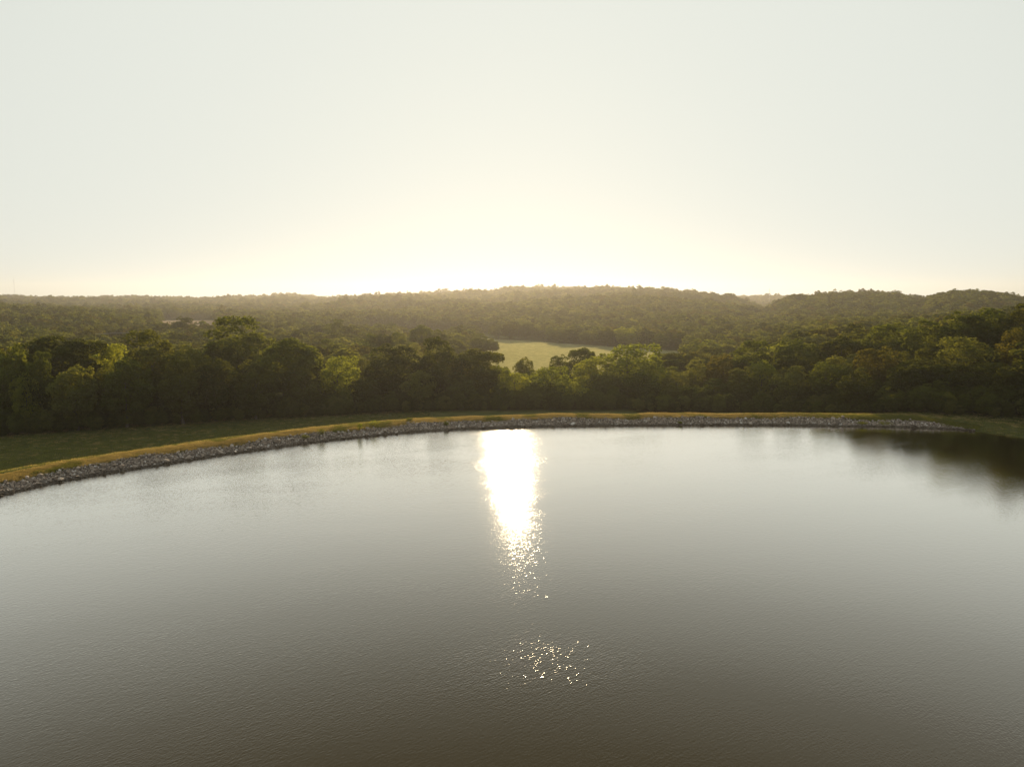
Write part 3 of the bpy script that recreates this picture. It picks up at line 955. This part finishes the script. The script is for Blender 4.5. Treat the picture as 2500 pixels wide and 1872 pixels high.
# ------------------------------------------------------------------ the rock bank
def stone_mesh(seed, flat=0.6):
    r = np.random.default_rng(seed)
    import bmesh
    bm = bmesh.new()
    for _ in range(16):
        v = r.normal(0, 1, 3); v /= np.linalg.norm(v)
        v = v * r.uniform(.8, 1.05) * np.array([0.5, 0.38 * r.uniform(.8, 1.1), 0.5 * flat])
        bm.verts.new(v)
    res = bmesh.ops.convex_hull(bm, input=bm.verts)
    bmesh.ops.delete(bm, geom=[e for e in res['geom_interior'] if isinstance(e, bmesh.types.BMVert)], context='VERTS')
    me = bpy.data.meshes.new('stone')
    bm.to_mesh(me); bm.free()
    me.materials.append(M_STONE)
    return me
STONES = [stone_mesh(700 + i, [0.5, 0.65, 0.8, 0.4][i % 4]) for i in range(12)]

# bed of gravel under the stones, following the shore
seglen = np.linalg.norm(np.roll(SH, -1, 0) - SH, axis=1)
arc = np.concatenate([[0], np.cumsum(seglen)])
# portion of the shoreline that carries rocks: from left of the frame to the right end of the band
i0 = int(np.argmin(np.hypot(SH[:, 0] + 56, SH[:, 1] - 38)))
pe = ground_at(2380, 1051, 0)
i1 = int(np.argmin(np.hypot(SH[:, 0] - pe[0], SH[:, 1] - pe[1])))
bank_ids = list(range(i0, i1 + 1))
Bp, Bn = SH[bank_ids], OUTN[bank_ids]
Barc = arc[bank_ids] - arc[i0]
BL = Barc[-1]
def bank_width(a):
    w0 = 2.5 + 0.35 * np.sin(a * 0.31) + 0.2 * np.sin(a * .83 + 1)
    return w0 * (1 - 0.7 * smooth((a - (BL - 7)) / 6))
def on_bank(a, s):
    X = np.interp(a, Barc, Bp[:, 0]) + np.interp(a, Barc, Bn[:, 0]) * s
    Y = np.interp(a, Barc, Bp[:, 1]) + np.interp(a, Barc, Bn[:, 1]) * s
    return X, Y
na, nsx = 900, 9
A_, T_ = np.meshgrid(np.linspace(0, BL, na), np.linspace(0, 1, nsx), indexing='ij')
Sx = -1.2 + (bank_width(A_) + 1.2) * T_
BX, BY = on_bank(A_, Sx)
BZ = land(BX, BY) + 0.05 + 0.05 * vnoise(BX * 2.5, BY * 2.5, 2) - 0.35 * (T_ > .99)
ii = np.arange(na * nsx).reshape(na, nsx)
ff = np.stack([ii[:-1, :-1], ii[:-1, 1:], ii[1:, 1:], ii[1:, :-1]], -1).reshape(-1, 4)
bank = mesh_obj('rock_bank', np.stack([BX, BY, BZ], -1).reshape(-1, 3), ff, M_BED, smooth_shade=True)
tag(bank, 'long curving bank of loose grey stones between the lake and the grass crest', 'rock bank')

r2 = np.random.default_rng(5)
n = 21000
a = r2.uniform(0, BL, n)
# denser close to the far middle is not needed: keep even
t = r2.uniform(0, 1, n)
s = -0.7 + (bank_width(a) + 0.55) * t
X, Y = on_bank(a, s)
sz = 0.13 + 0.32 * r2.uniform(0, 1, n) ** 2.2
Z = land(X, Y) + 0.04 + sz * 0.12
rot = np.stack([r2.normal(0, .45, n), r2.normal(0, .45, n), r2.uniform(0, 6.28, n)], 1)
srcs = [bpy.data.objects.new('s', m) for m in STONES]
st = scatter('loose_stones', np.stack([X, Y, Z], 1), rot, np.stack([sz, sz, sz], 1), r2.integers(0, 12, n), srcs, parent=bank)

# the 300 stones that show largest, each its own
big = []
while len(big) < 299:
    aa = r2.uniform(0, BL) if r2.uniform() < .6 else r2.uniform(0, BL * 0.5)
    w_ = float(bank_width(aa))
    ss = r2.uniform(-0.1, w_ - 0.1)
    x, y = on_bank(aa, ss)
    k = 0.40 + 0.62 * r2.uniform() ** 3
    if any((x - p[0]) ** 2 + (y - p[1]) ** 2 < (0.45 * (k + p[2])) ** 2 for p in big): continue
    big.append((float(x), float(y), k))
for x, y, k in big:
    o = bpy.data.objects.new('stone', STONES[int(r2.integers(0, 12))])
    C.objects.link(o); o.parent = bank
    o.location = (x, y, float(land(x, y)) + 0.10 + k * 0.13)
    o.rotation_euler = (r2.normal(0, .3), r2.normal(0, .3), r2.uniform(0, 6.28))
    o.scale = (k * r2.uniform(.9, 1.3), k, k)
x, y = ground_at(2232, 1036, 0.5)
o = bpy.data.objects.new('stone', STONES[3]); C.objects.link(o); o.parent = bank
o.location = (x, y, float(land(x, y)) + .3); o.scale = (1.7, .7, .7); o.rotation_euler = (0, 0.25, 0.1)
o['label'] = 'long pale flat stone, brightest of the bank'

# ------------------------------------------------------------------ grass
def tuft(seed, nb, h, spread, mat, wdt=0.02):
    r = np.random.default_rng(seed)
    p = r.uniform(-spread, spread, (nb, 2))
    a = r.uniform(0, 6.28, nb)
    hh = h * r.uniform(.5, 1.2, nb)
    ln = r.normal(0, .35, (nb, 2)) * hh[:, None]
    dx, dy = np.cos(a) * wdt, np.sin(a) * wdt
    z0 = np.full(nb, -0.03)
    V = np.stack([np.stack([p[:, 0] - dx, p[:, 1] - dy, z0], 1),
                  np.stack([p[:, 0] + dx, p[:, 1] + dy, z0], 1),
                  np.stack([p[:, 0] + ln[:, 0], p[:, 1] + ln[:, 1], hh], 1)], 1).reshape(-1, 3)
    return mesh_obj('tuft', V, np.arange(3 * nb).reshape(nb, 3), mat, link=False)

# dry grass along the crest of the dam
def flat_rot(n): 
    q = np.zeros((n, 3)); q[:, 2] = r2.uniform(0, 6.28, n); return q
n = 15000
a = r2.uniform(0, BL + 0, n)
s = bank_width(a) - 0.15 + r2.uniform(0, 1, n) ** 0.9 * 2.4
X, Y = on_bank(a, s)
Z = land(X, Y)
k = r2.uniform(.7, 1.3, n)
cg = scatter('crest_grass', np.stack([X, Y, Z], 1), flat_rot(n), np.stack([k, k, k * r2.uniform(.7, 1.2, n)], 1),
             r2.integers(0, 3, n) + 3 * (r2.uniform(0, 1, n) < np.maximum(smooth((X - 34) / 26), smooth((vnoise(X * .35, Y * .35, 31) - .1) / .5) * .8)),  # tree shade put into the colour: darker lawn tufts at right and in patches
             [tuft(i, 70, 0.13, 0.32, M_DRY if i < 3 else M_LAWN, 0.018) for i in range(6)])
cg['label'] = 'dry golden grass on the crest of the dam'; cg['category'] = 'grass'
# lawn behind the dam
X, Y = jitter_grid(-140, 110, 40, 152, 0.62)
s = shore_dist(X, Y)
q = 1250 + X / Y * 1666.7
e = np.interp(q, EDGE_PX, EDGE_Y)
m = ((s > 4.7) | ((s > 0.15) & (X > 70))) & (Y < e + 8) & (np.abs(q - 1250) < 1400) & ((q < 1050) | (q > 2000))
X, Y = X[m], Y[m]
n = len(X); Z = land(X, Y); k = r2.uniform(.7, 1.3, n)
lg = scatter('lawn_grass', np.stack([X, Y, Z], 1), flat_rot(n), np.stack([k, k, k], 1),
             r2.integers(0, 3, n) + 3 * (r2.uniform(0, 1, n) < .12 + .5 * smooth(vnoise(s[m] * .33, X * .03, 41) + .1)),
             [tuft(10 + i, 60, 0.12, 0.42, M_LAWN if i < 3 else M_DRY, 0.022) for i in range(6)])
lg['label'] = 'short green lawn grass in the shade of the wood'; lg['category'] = 'grass'
# meadow
X, Y = jitter_grid(-30, 130, 235, 470, 1.25)
m = in_quad(X, Y, MEADOW)
X, Y = X[m], Y[m]; n = len(X); Z = land(X, Y, np.full(n, 1e3)) + .05; k = r2.uniform(.7, 1.3, n)
mg = scatter('meadow_grass', np.stack([X, Y, Z], 1), flat_rot(n), np.stack([k, k, k], 1), r2.integers(0, 3, n),
             [tuft(20 + i, 110, 0.38, 0.95, M_HAY, 0.07) for i in range(3)])
mg['label'] = 'tall pale grass of the open valley meadow'; mg['category'] = 'grass'
print('grass', len(X))

# ------------------------------------------------------------------ weeds on the bank
def weed(px, py, z, h, w_, leafs, label, seed):
    x, y = ground_at(px, py, z)
    zg = float(land(x, y))
    r = empty('weed', (x, y, zg))
    rr = np.random.default_rng(seed)
    nst = 7
    parts = [tube([(0, 0, -.05), (rr.normal(0, .12) * w_, rr.normal(0, .12) * w_, h * .5), (rr.normal(0, .3) * w_, rr.normal(0, .3) * w_, h * rr.uniform(.7, 1))],
                  [.02, .013, .005], 4) for _ in range(nst)]
    V, F = join(parts)
    mesh_obj('stem', V, F, BARK, parent=r)
    n = 260
    p = rr.normal(0, 1, (n, 3)); p /= np.linalg.norm(p, axis=1)[:, None]
    p = p * rr.uniform(.3, 1, (n, 1)) * np.array([w_ / 2, w_ / 2, h * .45]); p[:, 2] += h * .55
    nn = rr.normal(0, 1, (n, 3)); t1 = np.cross(nn, rr.normal(0, 1, (n, 3))); t1 /= np.linalg.norm(t1, axis=1)[:, None]
    t2 = np.cross(t1, nn / np.linalg.norm(nn, axis=1)[:, None])
    L = .09
    V = np.stack([p - t1 * L, p - t2 * L * .4, p + t1 * L, p + t2 * L * .4], 1).reshape(-1, 3)
    mesh_obj('foliage', V, np.arange(4 * n).reshape(n, 4), LEAF[leafs], parent=r)
    tag(r, label, 'weed')
weed(879, 1056, .35, 1.25, .9, 'yellow', 'tall light green weed at the waterline below the bank bend', 1)
weed(912, 1040, .9, .8, 1.9, 'yellow', 'wide green tuft near the top of the rocks, right of the tall weed', 2)
weed(785, 1064, .5, 1.1, 1.6, 'olive', 'straggly green weed in the rocks left of the tall weed', 3)
weed(745, 1074, .3, .7, 1.4, 'olive', 'low weed near the water left of the straggly weed', 4)
weed(1089, 1039, .5, .8, .9, 'green', 'small green weed among rocks left of the sun glare', 5)
weed(1000, 1030, .9, .5, 1.2, 'green', 'low weed near the top of the rocks below the large rounded tree', 6)
weed(2158, 1027, .9, .7, 3.2, 'green', 'wide dark green patch of weeds over the rocks on the right', 7)
weed(2105, 1028, .8, .6, 2.0, 'green', 'dark weed left of the wide weed patch on the right rocks', 8)
weed(2320, 1042, .3, 1.0, 3.0, 'green', 'dark bush at the water under the right end of the rocks', 9)
weed(2370, 1046, .3, .7, 2.5, 'olive', 'thin grassy weed at the tip of the rock bank', 10)
weed(1660, 1031, .4, .4, .9, 'olive', 'tiny weed in the rocks below the pale olive tree', 11)

# ------------------------------------------------------------------ far masts and the power line
M_STEEL, nt_, o_ = new_mat('galvanised_steel')
b_ = N(nt_, 'ShaderNodeBsdfPrincipled'); b_.inputs['Base Color'].default_value = (.25, .24, .23, 1); b_.inputs['Roughness'].default_value = .6
nt_.links.new(b_.outputs[0], o_.inputs[0])
def mast(px, ytop, Y, zg, label):
    X = float(side(px, ytop)) * Y
    H = CAM_Z + float(slope(ytop)) * Y - zg
    r = empty('radio_mast', (X, Y, zg))
    w_ = 1.1
    parts = []
    cor = [(w_ * math.cos(t), w_ * math.sin(t)) for t in (0.3, 2.4, 4.5)]
    for c in cor: parts.append(tube([(c[0], c[1], 0), (c[0] * .6, c[1] * .6, H)], [.10, .08], 4))
    k = 0
    z = 0
    while z < H - 3:
        a, b = cor[k % 3], cor[(k + 1) % 3]
        parts.append(tube([(a[0], a[1], z), (b[0], b[1], z + 3)], [.07, .07], 3)); z += 1.6; k += 1
    V, F = join(parts); mesh_obj('lattice', V, F, M_STEEL, parent=r)
    V, F = tube([(0, 0, H), (0, 0, H + 4)], [.2, .06], 5); mesh_obj('antenna', V, F, M_STEEL, parent=r)
    for t in (0.3, 2.4, 4.5):
        V, F = tube([(0, 0, H * .9), (math.cos(t) * H * .5, math.sin(t) * H * .5, 0)], [.03, .03], 3)
        mesh_obj('guy_wire', V, F, M_STEEL, parent=r)
    tag(r, label, 'mast')
mast(33, 681, 2750, 18, 'thin hazy radio mast rising above the far left ridge')
mast(1879, 706, 1700, 12, 'faint thin mast above the flat upland between the hills')

M_WOOD = BARK
def pole(X, Y, H, label):
    zg = float(land(X, Y))
    r = empty('utility_pole', (X, Y, zg))
    V, F = tube([(0, 0, -.3), (0, 0, H)], [.17, .12], 8); mesh_obj('pole', V, F, M_WOOD, parent=r)
    V, F = tube([(0, -1.3, H - .6), (0, 1.3, H - .6)], [.07, .07], 4); ca = mesh_obj('crossarm', V, F, M_WOOD, parent=r)
    for yy in (-1.2, -.3, 1.2):
        V, F = tube([(0, yy, H - .52), (0, yy, H - .3)], [.05, .035], 6); mesh_obj('insulator', V, F, M_STEEL, parent=ca)
    tag(r, label, 'utility pole', 'poles of the valley power line')
    return X, Y, zg + H
pa = pole(-268, 366, 9.5, 'wooden utility pole in haze behind the big round crown')
pb = pole(-203, 372, 9.5, 'wooden utility pole in haze behind the dark domed tree')
for dy in (-1.2, -.3, 1.2):
    P = []
    for k in range(17):
        u = k / 16
        P.append((pa[0] * (1 - u) + pb[0] * u, pa[1] * (1 - u) + pb[1] * u + dy, pa[2] * (1 - u) + pb[2] * u - .3 - 4 * u * (1 - u) * 1.1))
    V, F = tube(P, [.035] * 17, 4)
    wi = mesh_obj('overhead_wire', V, F, M_STEEL)
    tag(wi, 'thin sagging power wire in front of the hazy left grove', 'wire', 'wires of the valley power line')

# ------------------------------------------------------------------ haze
HD = 0.00012
x0, x1, y0, y1, z0, z1 = -3700, 3700, -1000, 3900, -9.0, 112.0
hv = [(x, y, z) for z in (z0, z1) for y in (y0, y1) for x in (x0, x1)]
hf = [(0, 2, 3, 1), (4, 5, 7, 6), (0, 1, 5, 4), (2, 6, 7, 3), (0, 4, 6, 2), (1, 3, 7, 5)]
M_HAZE, nt_, o_ = new_mat('haze_air')
pv = N(nt_, 'ShaderNodeVolumePrincipled')
pv.inputs['Color'].default_value = (0.97, 0.93, 0.88, 1)
pv.inputs['Density'].default_value = HD
pv.inputs['Anisotropy'].default_value = 0.62
nt_.links.new(pv.outputs[0], o_.inputs['Volume'])
hz = mesh_obj('haze', hv, hf, M_HAZE)
tag(hz, kind='stuff')
